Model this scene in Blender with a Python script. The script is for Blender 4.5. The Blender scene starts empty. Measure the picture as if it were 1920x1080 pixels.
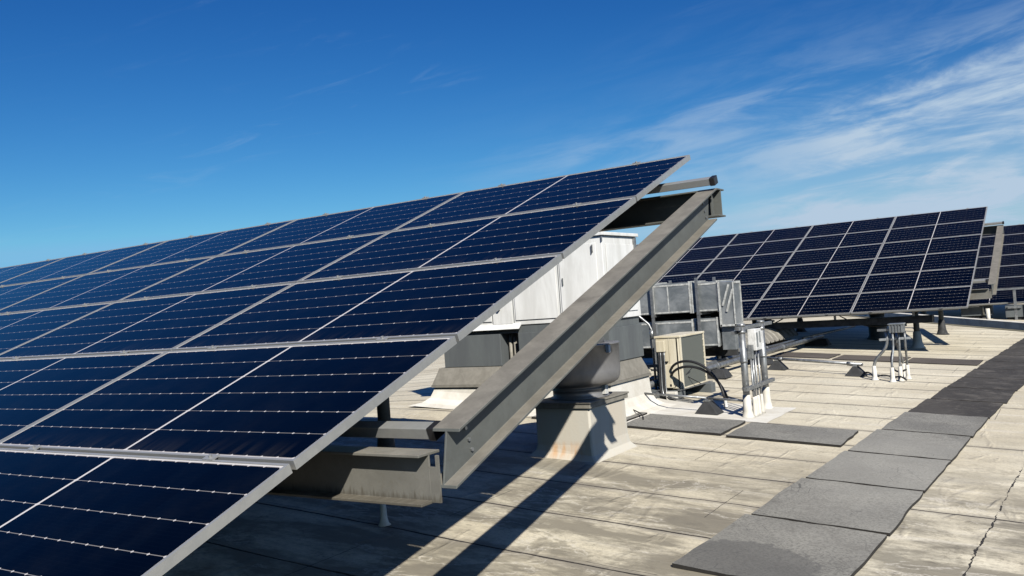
import bpy, bmesh, math, random
from mathutils import Vector, Matrix, noise
random.seed(7)
S = bpy.context.scene
C = S.collection
R = math.radians

# ---------------------------------------------------------------- camera
cam_d = bpy.data.cameras.new('camera')
cam = bpy.data.objects.new('camera', cam_d); C.objects.link(cam)
cr = Vector((0.83401416, 0.54679741, -0.07370868))
cu = Vector((0.07173596, 0.02499443, 0.99711044))
cf = Vector((-0.54705971, 0.83689179, 0.01837933))
M4 = Matrix((( cr.x, cu.x, -cf.x, 0), (cr.y, cu.y, -cf.y, 0), (cr.z, cu.z, -cf.z, 0), (0, 0, 0, 1)))
cam.matrix_world = M4
cam_d.sensor_width = 36; cam_d.lens = 1637.27/1920*36
cam_d.clip_start = 0.05; cam_d.clip_end = 5000
S.camera = cam

# ---------------------------------------------------------------- light
SUN = Vector((0.973, -0.906, 1.0)).normalized()
elev = math.asin(SUN.z); azim = math.atan2(SUN.x, SUN.y)
sd = bpy.data.lights.new('sun', 'SUN'); so = bpy.data.objects.new('sun', sd); C.objects.link(so)
sd.energy = 5.0; sd.angle = R(0.5); sd.color = (1.0, 0.95, 0.86)
so.rotation_euler = (-SUN).to_track_quat('-Z', 'Y').to_euler()
so.location = (0, 0, 40)

W = bpy.data.worlds.new('World'); S.world = W; W.use_nodes = True
nt = W.node_tree; N = nt.nodes; L = nt.links; N.clear()
def nd(nt, t, **k):
    n = nt.nodes.new(t)
    for a, v in k.items(): setattr(n, a, v)
    return n
def mth(nt, op, a, b=None, c=None, clamp=False):
    n = nt.nodes.new('ShaderNodeMath'); n.operation = op; n.use_clamp = clamp
    for i, v in enumerate((a, b, c)):
        if v is None: continue
        if isinstance(v, (int, float)): n.inputs[i].default_value = v
        else: nt.links.new(v, n.inputs[i])
    return n.outputs[0]
def mapr(nt, v, a, b, c=0.0, d=1.0, smooth=True):
    n = nt.nodes.new('ShaderNodeMapRange'); n.interpolation_type = 'SMOOTHSTEP' if smooth else 'LINEAR'
    nt.links.new(v, n.inputs['Value'])
    for k, x in (('From Min', a), ('From Max', b), ('To Min', c), ('To Max', d)): n.inputs[k].default_value = x
    return n.outputs['Result']
def mixc(nt, f, a, b, mode='MIX'):
    n = nt.nodes.new('ShaderNodeMix'); n.data_type = 'RGBA'; n.blend_type = mode
    for s, v in ((n.inputs[0], f), (n.inputs[6], a), (n.inputs[7], b)):
        if isinstance(v, (int, float)): s.default_value = v
        elif isinstance(v, (tuple, list)): s.default_value = (*v[:3], 1)
        else: nt.links.new(v, s)
    return n.outputs[2]
def noi(nt, vec, scale, detail=4, rough=0.5, dist=0.0, dim='3D'):
    n = nt.nodes.new('ShaderNodeTexNoise'); n.noise_dimensions = dim
    if vec is not None: nt.links.new(vec, n.inputs['Vector'])
    n.inputs['Scale'].default_value = scale; n.inputs['Detail'].default_value = detail
    n.inputs['Roughness'].default_value = rough; n.inputs['Distortion'].default_value = dist
    return n.outputs[0]
def comb(nt, x, y, z=0.0):
    n = nt.nodes.new('ShaderNodeCombineXYZ')
    for i, v in enumerate((x, y, z)):
        if isinstance(v, (int, float)): n.inputs[i].default_value = v
        else: nt.links.new(v, n.inputs[i])
    return n.outputs[0]

sky = nd(nt, 'ShaderNodeTexSky', sky_type='NISHITA', sun_disc=False, sun_elevation=elev, sun_rotation=azim,
         altitude=300, air_density=1.0, dust_density=0.25, ozone_density=2.6)
tc = nd(nt, 'ShaderNodeTexCoord')
sep = nd(nt, 'ShaderNodeSeparateXYZ'); L.new(tc.outputs['Generated'], sep.inputs[0])
dx, dy, dz = sep.outputs
az = mth(nt, 'ARCTAN2', dx, dy)                      # 0 = along +Y, negative to the left
q = mth(nt, 'DIVIDE', dz, mth(nt, 'ADD', az, 2.05))   # streaks of cirrus fan out from far to the left
wv = comb(nt, mth(nt, 'MULTIPLY', az, 4.2), mth(nt, 'MULTIPLY', q, 44.0), 5.1)
n1 = noi(nt, wv, 1.0, 8, 0.60, 0.5)
wv2 = comb(nt, mth(nt, 'MULTIPLY', az, 9.0), mth(nt, 'MULTIPLY', q, 75.0), 3.3)
n2 = noi(nt, wv2, 1.0, 6, 0.62, 0.7)
big = noi(nt, comb(nt, mth(nt, 'MULTIPLY', az, 2.2), mth(nt, 'MULTIPLY', q, 12.0), 7.7), 1.0, 3, 0.5, 0.3)
m_az = mapr(nt, az, -0.74, -0.16)
m_lo = mapr(nt, q, 0.125, 0.030)
m_band = mth(nt, 'ADD', mapr(nt, q, 0.128, 0.100, 0.0, 0.80), mapr(nt, q, 0.19, 0.12, 0.0, 0.20))
dens = mth(nt, 'MULTIPLY', n1, mth(nt, 'ADD', 0.45, n2))
cl = mapr(nt, dens, 0.33, 0.66)
cl = mth(nt, 'MULTIPLY', cl, mth(nt, 'MULTIPLY', m_az, m_band))
cl = mth(nt, 'MULTIPLY', cl, mapr(nt, big, 0.28, 0.55, 0.30, 1.0))
veil = mth(nt, 'MULTIPLY', mth(nt, 'MULTIPLY', m_lo, m_az), 0.42)
faint = mth(nt, 'MULTIPLY', mapr(nt, n2, 0.52, 0.8), mapr(nt, big, 0.46, 0.66, 0.0, 0.17))
amt = mth(nt, 'ADD', mth(nt, 'ADD', mth(nt, 'MULTIPLY', cl, 0.92), veil), faint, clamp=True)
SKY_CLOUD = (5.6, 7.2, 9.0)
# deep, clear air: a per channel contrast curve on the sky's radiance
KS = 0.082
ss = nd(nt, 'ShaderNodeSeparateColor'); L.new(sky.outputs[0], ss.inputs[0]); sc_ = nd(nt, 'ShaderNodeCombineColor')
for ch, pw, gn, mx in ((0, 2.05, 1.05, 0.45), (1, 1.48, 1.06, 0.60), (2, 1.04, 1.06, 0.80)):
    v = mth(nt, 'MINIMUM', mth(nt, 'MULTIPLY', ss.outputs[ch], KS), mx)
    L.new(mth(nt, 'MULTIPLY', mth(nt, 'POWER', v, pw), gn/KS), sc_.inputs[ch])
skc = mixc(nt, amt, sc_.outputs[0], SKY_CLOUD)
bg = nd(nt, 'ShaderNodeBackground'); L.new(skc, bg.inputs[0]); bg.inputs[1].default_value = 0.06
wo = nd(nt, 'ShaderNodeOutputWorld'); L.new(bg.outputs[0], wo.inputs[0])

S.view_settings.view_transform = 'Standard'; S.view_settings.look = 'None'
S.view_settings.exposure = 0.45; S.view_settings.gamma = 1.0
S.render.engine = 'CYCLES'
S.cycles.max_bounces = 6; S.cycles.diffuse_bounces = 0; S.cycles.glossy_bounces = 3

# ---------------------------------------------------------------- material helpers
MATS = {}
def mat(name, col, rough=0.6, metal=0.0, var=0.0, vscale=6.0, col2=None, bump=0.0, bscale=60.0, streak=False, spec=0.5):
    m = bpy.data.materials.new(name); m.use_nodes = True; t = m.node_tree
    b = t.nodes['Principled BSDF']
    b.inputs['Roughness'].default_value = rough; b.inputs['Metallic'].default_value = metal
    b.inputs['Specular IOR Level'].default_value = spec
    b.inputs['Base Color'].default_value = (*col, 1)
    g = nd(t, 'ShaderNodeNewGeometry')
    vec = g.outputs['Position']
    if streak:
        mp = nd(t, 'ShaderNodeMapping'); mp.inputs['Scale'].default_value = (1, 1, 0.18); t.links.new(vec, mp.inputs[0]); vec = mp.outputs[0]
    if var > 0:
        n = noi(t, vec, vscale, 6, 0.65, 0.4)
        f = mapr(t, n, 0.32, 0.70)
        c2 = col2 if col2 else tuple(c*(1-var) for c in col)
        t.links.new(mixc(t, f, c2, col), b.inputs['Base Color'])
        t.links.new(mapr(t, n, 0.3, 0.7, min(1, rough*1.25), rough*0.85), b.inputs['Roughness'])
    if bump > 0:
        bn = nd(t, 'ShaderNodeBump'); bn.inputs['Strength'].default_value = bump; bn.inputs['Distance'].default_value = 0.004
        t.links.new(noi(t, g.outputs['Position'], bscale, 4, 0.6), bn.inputs['Height']); t.links.new(bn.outputs[0], b.inputs['Normal'])
    MATS[name] = m; return m

steel = mat('dusty_toned_steel', (0.215, 0.198, 0.165), 0.62, 0.15, 0.35, 7.0, (0.10, 0.097, 0.088), 0.2, 90)
def dusty_lit_top(name, clean, dust, dark):  # up-facing faces lighter, webs darker: sunlit contrast put into colour, along with dust
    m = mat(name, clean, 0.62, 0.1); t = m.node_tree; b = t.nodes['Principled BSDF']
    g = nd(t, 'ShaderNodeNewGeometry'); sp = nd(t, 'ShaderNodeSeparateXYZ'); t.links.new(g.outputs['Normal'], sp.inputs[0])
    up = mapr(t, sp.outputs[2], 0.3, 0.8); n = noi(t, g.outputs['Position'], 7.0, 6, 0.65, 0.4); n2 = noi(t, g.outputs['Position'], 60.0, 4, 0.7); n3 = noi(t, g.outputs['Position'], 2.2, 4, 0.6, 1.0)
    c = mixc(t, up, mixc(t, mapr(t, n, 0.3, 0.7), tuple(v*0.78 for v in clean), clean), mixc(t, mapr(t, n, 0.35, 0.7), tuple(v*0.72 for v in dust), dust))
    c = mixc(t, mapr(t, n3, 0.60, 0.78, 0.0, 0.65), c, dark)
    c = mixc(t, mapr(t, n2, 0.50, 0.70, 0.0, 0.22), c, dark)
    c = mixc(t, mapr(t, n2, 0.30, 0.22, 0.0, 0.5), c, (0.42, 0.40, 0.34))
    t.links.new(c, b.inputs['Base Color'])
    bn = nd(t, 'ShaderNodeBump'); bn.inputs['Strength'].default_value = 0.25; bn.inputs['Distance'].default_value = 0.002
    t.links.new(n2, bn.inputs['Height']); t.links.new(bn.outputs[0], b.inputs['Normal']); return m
steel = dusty_lit_top('dusty_toned_steel', (0.115, 0.122, 0.114), (0.225, 0.21, 0.178), (0.075, 0.068, 0.055))
steelw = dusty_lit_top('weathered_galvanized_steel', (0.175, 0.17, 0.15), (0.29, 0.27, 0.225), (0.10, 0.085, 0.06))
t = steelw.node_tree; g = nd(t, 'ShaderNodeNewGeometry'); sp = nd(t, 'ShaderNodeSeparateXYZ'); t.links.new(g.outputs['Position'], sp.inputs[0]); bb = t.nodes['Principled BSDF']
old = bb.inputs['Base Color'].links[0].from_socket
drp = noi(t, comb(t, mth(t, 'MULTIPLY', sp.outputs[0], 55.0), 0.0), 1.0, 2, 0.6)
hgt_ = mapr(t, drp, 0.45, 0.75, -0.708, -0.665, False)
dm_ = mth(t, 'MULTIPLY', mth(t, 'MULTIPLY', mth(t, 'SUBTRACT', hgt_, sp.outputs[2]), 45.0, clamp=True), mapr(t, noi(t, g.outputs['Position'], 4.0, 3), 0.38, 0.52))
t.links.new(mixc(t, mth(t, 'MULTIPLY', dm_, 0.6), old, (0.055, 0.045, 0.03)), bb.inputs['Base Color'])
alu = mat('anodised_aluminium', (0.36, 0.365, 0.355), 0.36, 0.40, 0.12, 20.0)
galv = mat('bright_galvanized', (0.36, 0.37, 0.37), 0.42, 0.7, 0.45, 14.0, (0.17, 0.18, 0.19), 0.1, 60)
ductm = mat('sheet_metal_duct', (0.42, 0.44, 0.445), 0.34, 0.45, 0.5, 2.6, (0.17, 0.19, 0.20), 0.25, 12)
seal = mat('duct_sealant', (0.55, 0.56, 0.54), 0.7, 0.0, 0.5, 18.0)
fanm = mat('spun_aluminium', (0.25, 0.25, 0.255), 0.5, 0.45, 0.25, 3.0)
plen = mat('grey_painted_metal', (0.14, 0.155, 0.155), 0.6, 0.2, 0.25, 4.0, (0.10, 0.11, 0.115), 0.1, 20, True)
flash = mat('dusty_flashing', (0.25, 0.235, 0.20), 0.7, 0.1, 0.3, 8.0)
whitep = mat('white_painted_metal', (0.78, 0.785, 0.765), 0.5, 0.0, 0.12, 5.0, (0.60, 0.60, 0.575), 0.05, 10, True)
whiteb = mat('white_roof_coating', (0.70, 0.68, 0.62), 0.8, 0.0, 0.25, 3.5, (0.55, 0.52, 0.45), 0.3, 30)
curbm = mat('stained_white_curb', (0.50, 0.48, 0.42), 0.8, 0.0, 0.5, 2.2, (0.50, 0.44, 0.35), 0.3, 40, True)
t = curbm.node_tree; g = nd(t, 'ShaderNodeNewGeometry'); sp = nd(t, 'ShaderNodeSeparateXYZ'); t.links.new(g.outputs['Position'], sp.inputs[0]); bb = t.nodes['Principled BSDF']
old = bb.inputs['Base Color'].links[0].from_socket
rs = mth(t, 'MULTIPLY', mapr(t, mth(t, 'ABSOLUTE', mth(t, 'ADD', sp.outputs[2], 1.40)), 0.11, 0.02), mapr(t, noi(t, comb(t, mth(t, 'MULTIPLY', sp.outputs[0], 14.0), sp.outputs[1], mth(t, 'MULTIPLY', sp.outputs[2], 3.0)), 1.0, 4, 0.6), 0.35, 0.65))
rs = mth(t, 'MULTIPLY', rs, mapr(t, mth(t, 'ABSOLUTE', mth(t, 'ADD', sp.outputs[0], 4.12)), 0.26, 0.12))
t.links.new(mixc(t, mth(t, 'MULTIPLY', rs, 0.75), old, (0.50, 0.27, 0.11)), bb.inputs['Base Color'])
cream = mat('cream_enamel', (0.70, 0.65, 0.52), 0.5, 0.0, 0.2, 6.0, (0.52, 0.46, 0.33), 0.05, 30, True)
rubber = mat('black_rubber', (0.035, 0.036, 0.038), 0.75, 0.0, 0.3, 10.0)
hosem = mat('black_pipe_insulation', (0.018, 0.018, 0.02), 0.6)
blackp = mat('black_plastic', (0.012, 0.012, 0.014), 0.45)
brown = mat('weathered_timber', (0.22, 0.15, 0.09), 0.8, 0.0, 0.4, 12.0)
backs = mat('panel_backsheet', (0.10, 0.10, 0.11), 0.6)
boxw = mat('white_enclosure', (0.78, 0.78, 0.76), 0.45, 0.0, 0.15, 12.0, (0.5, 0.5, 0.48))

# coil face of the condenser: fine fins
coil = mat('condenser_coil', (0.13, 0.14, 0.125), 0.6, 0.3)
t = coil.node_tree; g = nd(t, 'ShaderNodeNewGeometry'); sp = nd(t, 'ShaderNodeSeparateXYZ'); t.links.new(g.outputs['Position'], sp.inputs[0])
w_ = mth(t, 'SINE', mth(t, 'MULTIPLY', sp.outputs[1], 420.0))
t.links.new(mixc(t, mapr(t, w_, -1, 1), (0.09, 0.10, 0.09), (0.17, 0.18, 0.16)), t.nodes['Principled BSDF'].inputs['Base Color'])

# photovoltaic glass
PW, PH = 2.034, 1.040           # module size; column pitch 2.047, row pitch 1.06
CP, RP = 2.047, 1.06
def pv_material():
    m = bpy.data.materials.new('photovoltaic_cells'); m.use_nodes = True; t = m.node_tree
    b = t.nodes['Principled BSDF']
    tc = nd(t, 'ShaderNodeTexCoord'); sp = nd(t, 'ShaderNodeSeparateXYZ'); t.links.new(tc.outputs['Object'], sp.inputs[0])
    x = mth(t, 'MULTIPLY', sp.outputs[0], -1.0); y = mth(t, 'MULTIPLY', sp.outputs[1], -1.0)
    m0 = 0.022
    cw = (PH-2*m0)/6.0
    ycell = mth(t, 'DIVIDE', mth(t, 'SUBTRACT', y, m0), cw)
    fy = mth(t, 'ABSOLUTE', mth(t, 'SUBTRACT', mth(t, 'FRACT', mth(t, 'ADD', ycell, 0.5)), 0.5))   # 0 at a gap
    dyg = mth(t, 'MULTIPLY', fy, cw)
    hx = mth(t, 'ABSOLUTE', mth(t, 'SUBTRACT', x, PW/2))                                         # distance to the middle
    half = PW/2-m0-0.008
    xc = mth(t, 'DIVIDE', mth(t, 'SUBTRACT', hx, 0.008), half/12.0)
    fx = mth(t, 'ABSOLUTE', mth(t, 'SUBTRACT', mth(t, 'FRACT', mth(t, 'ADD', xc, 0.5)), 0.5))
    dxg = mth(t, 'MULTIPLY', fx, half/12.0)
    gap = mth(t, 'LESS_THAN', dyg, 0.0016)
    dia = mth(t, 'LESS_THAN', mth(t, 'ADD', mth(t, 'MULTIPLY', dxg, 0.85), dyg), 0.0062)
    mid = mth(t, 'LESS_THAN', hx, 0.0075)
    edge = mth(t, 'MAXIMUM', mth(t, 'GREATER_THAN', mth(t, 'ABSOLUTE', mth(t, 'SUBTRACT', y, PH/2)), PH/2-m0+0.002),
               mth(t, 'GREATER_THAN', hx, PW/2-m0+0.004))
    white = mth(t, 'MAXIMUM', mth(t, 'MAXIMUM', mth(t, 'MULTIPLY', gap, 0.36), mth(t, 'MULTIPLY', dia, 0.85)), mth(t, 'MAXIMUM', mid, edge))
    # thin bus bars along the length and cell to cell tint
    by = mth(t, 'FRACT', mth(t, 'MULTIPLY', ycell, 9.0))
    bus = mth(t, 'LESS_THAN', by, 0.045)
    oi = nd(t, 'ShaderNodeObjectInfo')
    cid = comb(t, mth(t, 'FLOOR', mth(t, 'ADD', xc, 0.0)), mth(t, 'FLOOR', ycell), mth(t, 'MULTIPLY', oi.outputs['Random'], 50.0))
    wn = nd(t, 'ShaderNodeTexWhiteNoise', noise_dimensions='3D'); t.links.new(cid, wn.inputs[0])
    tint = mixc(t, wn.outputs[0], (0.0002, 0.0006, 0.0018), (0.0004, 0.0012, 0.0032))
    tint = mixc(t, mth(t, 'MULTIPLY', bus, 0.03), tint, (0.05, 0.07, 0.12))
    n = noi(t, tc.outputs['Object'], 2.5, 5, 0.7)
    tint = mixc(t, mapr(t, n, 0.40, 0.8, 0.0, 0.012), tint, (0.25, 0.24, 0.22))
    # dust gathered along the lower frame edge and in runs above it
    run = noi(t, comb(t, mth(t, 'MULTIPLY', sp.outputs[0], 28.0), mth(t, 'MULTIPLY', sp.outputs[1], 1.6), mth(t, 'MULTIPLY', oi.outputs['Random'], 30.0)), 1.0, 4, 0.6)
    low = mth(t, 'MULTIPLY', mapr(t, y, PH-0.16, PH-0.01, 0.0, 0.030), mapr(t, run, 0.40, 0.68))
    tint = mixc(t, low, tint, (0.34, 0.31, 0.26))
    t.links.new(mixc(t, white, tint, (0.52, 0.50, 0.49)), b.inputs['Base Color'])
    b.inputs['IOR'].default_value = 1.20; b.inputs['Specular IOR Level'].default_value = 0.32
    t.links.new(mapr(t, n, 0.3, 0.8, 0.07, 0.16), b.inputs['Roughness'])
    return m
pvm = pv_material()

# roof membrane
def roof_material():
    m = bpy.data.materials.new('roof_membrane'); m.use_nodes = True; t = m.node_tree
    b = t.nodes['Principled BSDF']; b.inputs['Roughness'].default_value = 0.85; b.inputs['Specular IOR Level'].default_value = 0.25
    g = nd(t, 'ShaderNodeNewGeometry'); P = g.outputs['Position']
    sp = nd(t, 'ShaderNodeSeparateXYZ'); t.links.new(P, sp.inputs[0]); X, Y, Z = sp.outputs
    # laps: every 0.845 m across the roof, running along X, slightly wandering
    wob = mth(t, 'MULTIPLY', mth(t, 'SUBTRACT', noi(t, P, 0.9, 3, 0.55), 0.5), 0.07)
    wob2 = mth(t, 'MULTIPLY', mth(t, 'SUBTRACT', noi(t, P, 7.0, 3, 0.6), 0.5), 0.018)
    yy = mth(t, 'DIVIDE', mth(t, 'SUBTRACT', mth(t, 'ADD', Y, mth(t, 'ADD', wob, wob2)), 4.57), 0.845)
    row = mth(t, 'FLOOR', mth(t, 'ADD', yy, 0.5))
    dl = mth(t, 'MULTIPLY', mth(t, 'SUBTRACT', mth(t, 'FRACT', mth(t, 'ADD', yy, 0.5)), 0.5), 0.845)   # signed distance to the lap
    wn = nd(t, 'ShaderNodeTexWhiteNoise', noise_dimensions='1D'); t.links.new(row, wn.inputs['W'])
    rnd = wn.outputs[0]
    lw = mapr(t, noi(t, comb(t, mth(t, 'MULTIPLY', X, 1.3), mth(t, 'MULTIPLY', row, 7.1)), 1.0, 3, 0.6), 0.3, 0.7, 0.0065, 0.0150, False)
    lap = mth(t, 'LESS_THAN', mth(t, 'ABSOLUTE', dl), lw)
    # right of the walkway the sheets are laid the other way: only a few cross laps
    right = mth(t, 'GREATER_THAN', mth(t, 'SUBTRACT', X, mth(t, 'MULTIPLY', Y, 0.045)), -1.72)
    yr = mth(t, 'DIVIDE', mth(t, 'SUBTRACT', mth(t, 'ADD', Y, mth(t, 'ADD', wob, wob2)), 6.72), 2.55)
    dr = mth(t, 'MULTIPLY', mth(t, 'SUBTRACT', mth(t, 'FRACT', mth(t, 'ADD', yr, 0.5)), 0.5), 2.55)
    dl = mth(t, 'ADD', mth(t, 'MULTIPLY', dl, mth(t, 'SUBTRACT', 1.0, right)), mth(t, 'MULTIPLY', dr, right))
    lap = mth(t, 'LESS_THAN', mth(t, 'ABSOLUTE', dl), lw)
    # second fine line on some laps (doubled flap)
    dl2 = mth(t, 'ABSOLUTE', mth(t, 'SUBTRACT', dl, 0.055))
    lap2 = mth(t, 'MULTIPLY', mth(t, 'LESS_THAN', dl2, 0.003), mth(t, 'GREATER_THAN', noi(t, comb(t, mth(t, 'MULTIPLY', X, 0.5), mth(t, 'MULTIPLY', row, 3.7)), 1.0, 1), 0.53))
    # end laps: one per strip every ~6 m, staggered
    xs = mth(t, 'FRACT', mth(t, 'ADD', mth(t, 'DIVIDE', mth(t, 'ADD', X, mth(t, 'MULTIPLY', wob2, 1.0)), 6.1), mth(t, 'MULTIPLY', rnd, 1.0)))
    el = mth(t, 'LESS_THAN', mth(t, 'ABSOLUTE', mth(t, 'SUBTRACT', xs, 0.5)), 0.0006)
    # the open joint that runs up the right hand side
    jx = mth(t, 'ADD', X, mth(t, 'SUBTRACT', mth(t, 'MULTIPLY', mth(t, 'SUBTRACT', noi(t, P, 5.0, 4, 0.7), 0.5), 0.07), mth(t, 'MULTIPLY', Y, 0.043)))
    joint = mth(t, 'LESS_THAN', mth(t, 'ABSOLUTE', mth(t, 'ADD', jx, 0.915)), mapr(t, noi(t, P, 6.0, 4), 0.42, 0.72, 0.0008, 0.010, False))
    # colour: cream coating, cleaner far off, dirty near the camera where water stands
    nb = noi(t, P, 0.55, 6, 0.62, 0.3)
    ns = noi(t, comb(t, mth(t, 'MULTIPLY', X, 0.75), mth(t, 'MULTIPLY', Y, 1.7)), 1.0, 8, 0.72, 0.15)
    nf = noi(t, P, 38.0, 5, 0.75)
    ng = noi(t, P, 4.5, 8, 0.78, 0.15)
    base = mixc(t, mapr(t, nb, 0.35, 0.68), (0.585, 0.525, 0.395), (0.73, 0.675, 0.53))
    base = mixc(t, mapr(t, ng, 0.50, 0.80, 0.0, 0.6), base, (0.53, 0.45, 0.30))
    base = mixc(t, mapr(t, rnd, 0.0, 1.0, 0.0, 0.42, False), base, (0.43, 0.385, 0.29))
    base = mixc(t, mth(t, 'MULTIPLY', mapr(t, noi(t, comb(t, mth(t, 'MULTIPLY', X, 0.35), mth(t, 'MULTIPLY', Y, 7.0)), 1.0, 4, 0.6), 0.52, 0.70), 0.35), base, (0.72, 0.68, 0.60))
    dirt_zone = mth(t, 'ADD', mapr(t, Y, 9.5, 5.5, 0.14, 1.15), mapr(t, mth(t, 'ADD', X, 0.0), -1.4, -0.2, 0.0, 0.15))
    dirt = mth(t, 'MULTIPLY', mapr(t, ns, 0.38, 0.60), dirt_zone, clamp=True)
    base = mixc(t, mth(t, 'MULTIPLY', dirt, 0.80), base, (0.155, 0.14, 0.11))
    grime = mth(t, 'MULTIPLY', mapr(t, ng, 0.52, 0.72), mth(t, 'MULTIPLY', dirt_zone, mapr(t, nf, 0.35, 0.6, 0.3, 1.0)), clamp=True)
    base = mixc(t, mth(t, 'MULTIPLY', grime, 0.8), base, (0.12, 0.11, 0.09))
    # tide marks left by standing water: pale rim, dark silt inside
    tw = noi(t, comb(t, mth(t, 'MULTIPLY', X, 0.8), mth(t, 'MULTIPLY', Y, 1.5), 4.0), 1.0, 6, 0.62, 0.4)
    rim = mth(t, 'MULTIPLY', mapr(t, mth(t, 'ABSOLUTE', mth(t, 'SUBTRACT', tw, 0.56)), 0.012, 0.0), mapr(t, nf, 0.35, 0.55))
    silt = mth(t, 'MULTIPLY', mapr(t, tw, 0.565, 0.60), mapr(t, tw, 0.70, 0.60))
    base = mixc(t, mth(t, 'MULTIPLY', silt, mth(t, 'MULTIPLY', dirt_zone, 0.45), clamp=True), base, (0.17, 0.155, 0.125))
    base = mixc(t, mth(t, 'MULTIPLY', rim, mth(t, 'MULTIPLY', dirt_zone, 0.55), clamp=True), base, (0.66, 0.62, 0.54))
    green = mth(t, 'MULTIPLY', mapr(t, noi(t, P, 1.3, 3, 0.5), 0.60, 0.75), mapr(t, nf, 0.4, 0.62))
    base = mixc(t, mth(t, 'MULTIPLY', green, 0.35), base, (0.36, 0.37, 0.31))
    base = mixc(t, mapr(t, nf, 0.46, 0.68, 0.0, 0.45), base, (0.24, 0.21, 0.165))
    spk = nd(t, 'ShaderNodeTexVoronoi'); spk.inputs['Scale'].default_value = 3.1; t.links.new(P, spk.inputs['Vector']); spk.inputs['Randomness'].default_value = 1.0
    sk = mth(t, 'LESS_THAN', spk.outputs['Distance'], mapr(t, noi(t, P, 2.0, 2), 0.45, 0.8, 0.0, 0.06, False))
    base = mixc(t, mth(t, 'MULTIPLY', sk, 0.8), base, (0.06, 0.05, 0.045))
    # dirt line beside each lap and the black lap line itself
    soft = mth(t, 'MULTIPLY', mapr(t, mth(t, 'ABSOLUTE', dl), 0.09, 0.0, 0.0, 0.75), mapr(t, ng, 0.30, 0.60, 0.25, 1.0))
    base = mixc(t, soft, base, (0.26, 0.235, 0.195))
    line = mth(t, 'MAXIMUM', mth(t, 'MAXIMUM', lap, mth(t, 'MULTIPLY', lap2, 0.85)), mth(t, 'MAXIMUM', mth(t, 'MULTIPLY', el, 0.75), joint))
    base = mixc(t, line, base, (0.035, 0.032, 0.03))
    t.links.new(base, b.inputs['Base Color'])
    bn = nd(t, 'ShaderNodeBump'); bn.inputs['Strength'].default_value = 0.6; bn.inputs['Distance'].default_value = 0.006
    hgt = mth(t, 'ADD', mth(t, 'MULTIPLY', nf, 0.35), mth(t, 'ADD', mth(t, 'MULTIPLY', noi(t, comb(t, mth(t, 'MULTIPLY', X, 1.0), mth(t, 'MULTIPLY', Y, 5.0)), 1.6, 3, 0.5), 2.2),
              mth(t, 'MULTIPLY', mapr(t, dl, -0.006, 0.006), 1.2)))
    t.links.new(hgt, bn.inputs['Height'])
    b2 = nd(t, 'ShaderNodeBump'); b2.inputs['Strength'].default_value = 0.8; b2.inputs['Distance'].default_value = 0.02
    wr_ = noi(t, comb(t, mth(t, 'MULTIPLY', X, 3.5), mth(t, 'MULTIPLY', Y, 1.1), 2.0), 1.0, 3, 0.5, 0.8)
    h2 = mth(t, 'ADD', mapr(t, dl, -0.012, 0.010, 0.0, 0.7), mth(t, 'MULTIPLY', mapr(t, wr_, 0.55, 0.72), 0.55))
    t.links.new(h2, b2.inputs['Height']); t.links.new(bn.outputs[0], b2.inputs['Normal']); t.links.new(b2.outputs[0], b.inputs['Normal'])
    return m
roofm = roof_material()

def mat_material(name, a, b_, patch, wet=0.0):
    m = bpy.data.materials.new(name); m.use_nodes = True; t = m.node_tree
    b = t.nodes['Principled BSDF']; b.inputs['Roughness'].default_value = 0.85; b.inputs['Specular IOR Level'].default_value = 0.3
    g = nd(t, 'ShaderNodeNewGeometry'); P = g.outputs['Position']
    n1 = noi(t, P, 1.1, 5, 0.6, 0.4); n2 = noi(t, P, 55.0, 4, 0.75); n3 = noi(t, P, 9.0, 6, 0.7, 0.8)
    c = mixc(t, mapr(t, n1, 0.35, 0.65), a, b_)
    c = mixc(t, mapr(t, n2, 0.45, 0.60, 0.0, 0.6), c, tuple(v*0.42 for v in a))
    c = mixc(t, mapr(t, n3, 0.52, 0.70, 0.0, 0.5), c, patch)
    c = mixc(t, mapr(t, noi(t, P, 2.6, 6, 0.7), 0.52, 0.70, 0.0, 0.45), c, patch)
    c = mixc(t, mapr(t, noi(t, P, 0.45, 2), 0.40, 0.62, 0.0, 0.35), c, tuple(min(1, v*1.5) for v in b_))
    # hairline crazing
    v = nd(t, 'ShaderNodeTexVoronoi', feature='DISTANCE_TO_EDGE'); v.inputs['Scale'].default_value = 7.0; t.links.new(P, v.inputs['Vector'])
    cr_ = mth(t, 'MULTIPLY', mth(t, 'LESS_THAN', v.outputs['Distance'], 0.010), mth(t, 'GREATER_THAN', noi(t, P, 2.3, 2), 0.60))
    c = mixc(t, mth(t, 'MULTIPLY', cr_, 0.6), c, (0.05, 0.05, 0.05))
    if wet:
        # one soaked round patch, slightly darker (stain with its own outline)
        sp = nd(t, 'ShaderNodeSeparateXYZ'); t.links.new(P, sp.inputs[0])
        dx_ = mth(t, 'DIVIDE', mth(t, 'ADD', sp.outputs[0], 1.80), 0.42); dy_ = mth(t, 'DIVIDE', mth(t, 'SUBTRACT', sp.outputs[1], 5.02), 0.36)
        rr = mth(t, 'ADD', mth(t, 'SQRT', mth(t, 'ADD', mth(t, 'MULTIPLY', dx_, dx_), mth(t, 'MULTIPLY', dy_, dy_))), mth(t, 'MULTIPLY', mth(t, 'SUBTRACT', n3, 0.5), 0.75))
        c = mixc(t, mapr(t, rr, 1.04, 0.96, 0.0, 0.60), c, (0.09, 0.088, 0.085))
    t.links.new(c, b.inputs['Base Color'])
    bn = nd(t, 'ShaderNodeBump'); bn.inputs['Strength'].default_value = 0.5; bn.inputs['Distance'].default_value = 0.003
    t.links.new(n2, bn.inputs['Height']); t.links.new(bn.outputs[0], b.inputs['Normal'])
    return m
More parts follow.
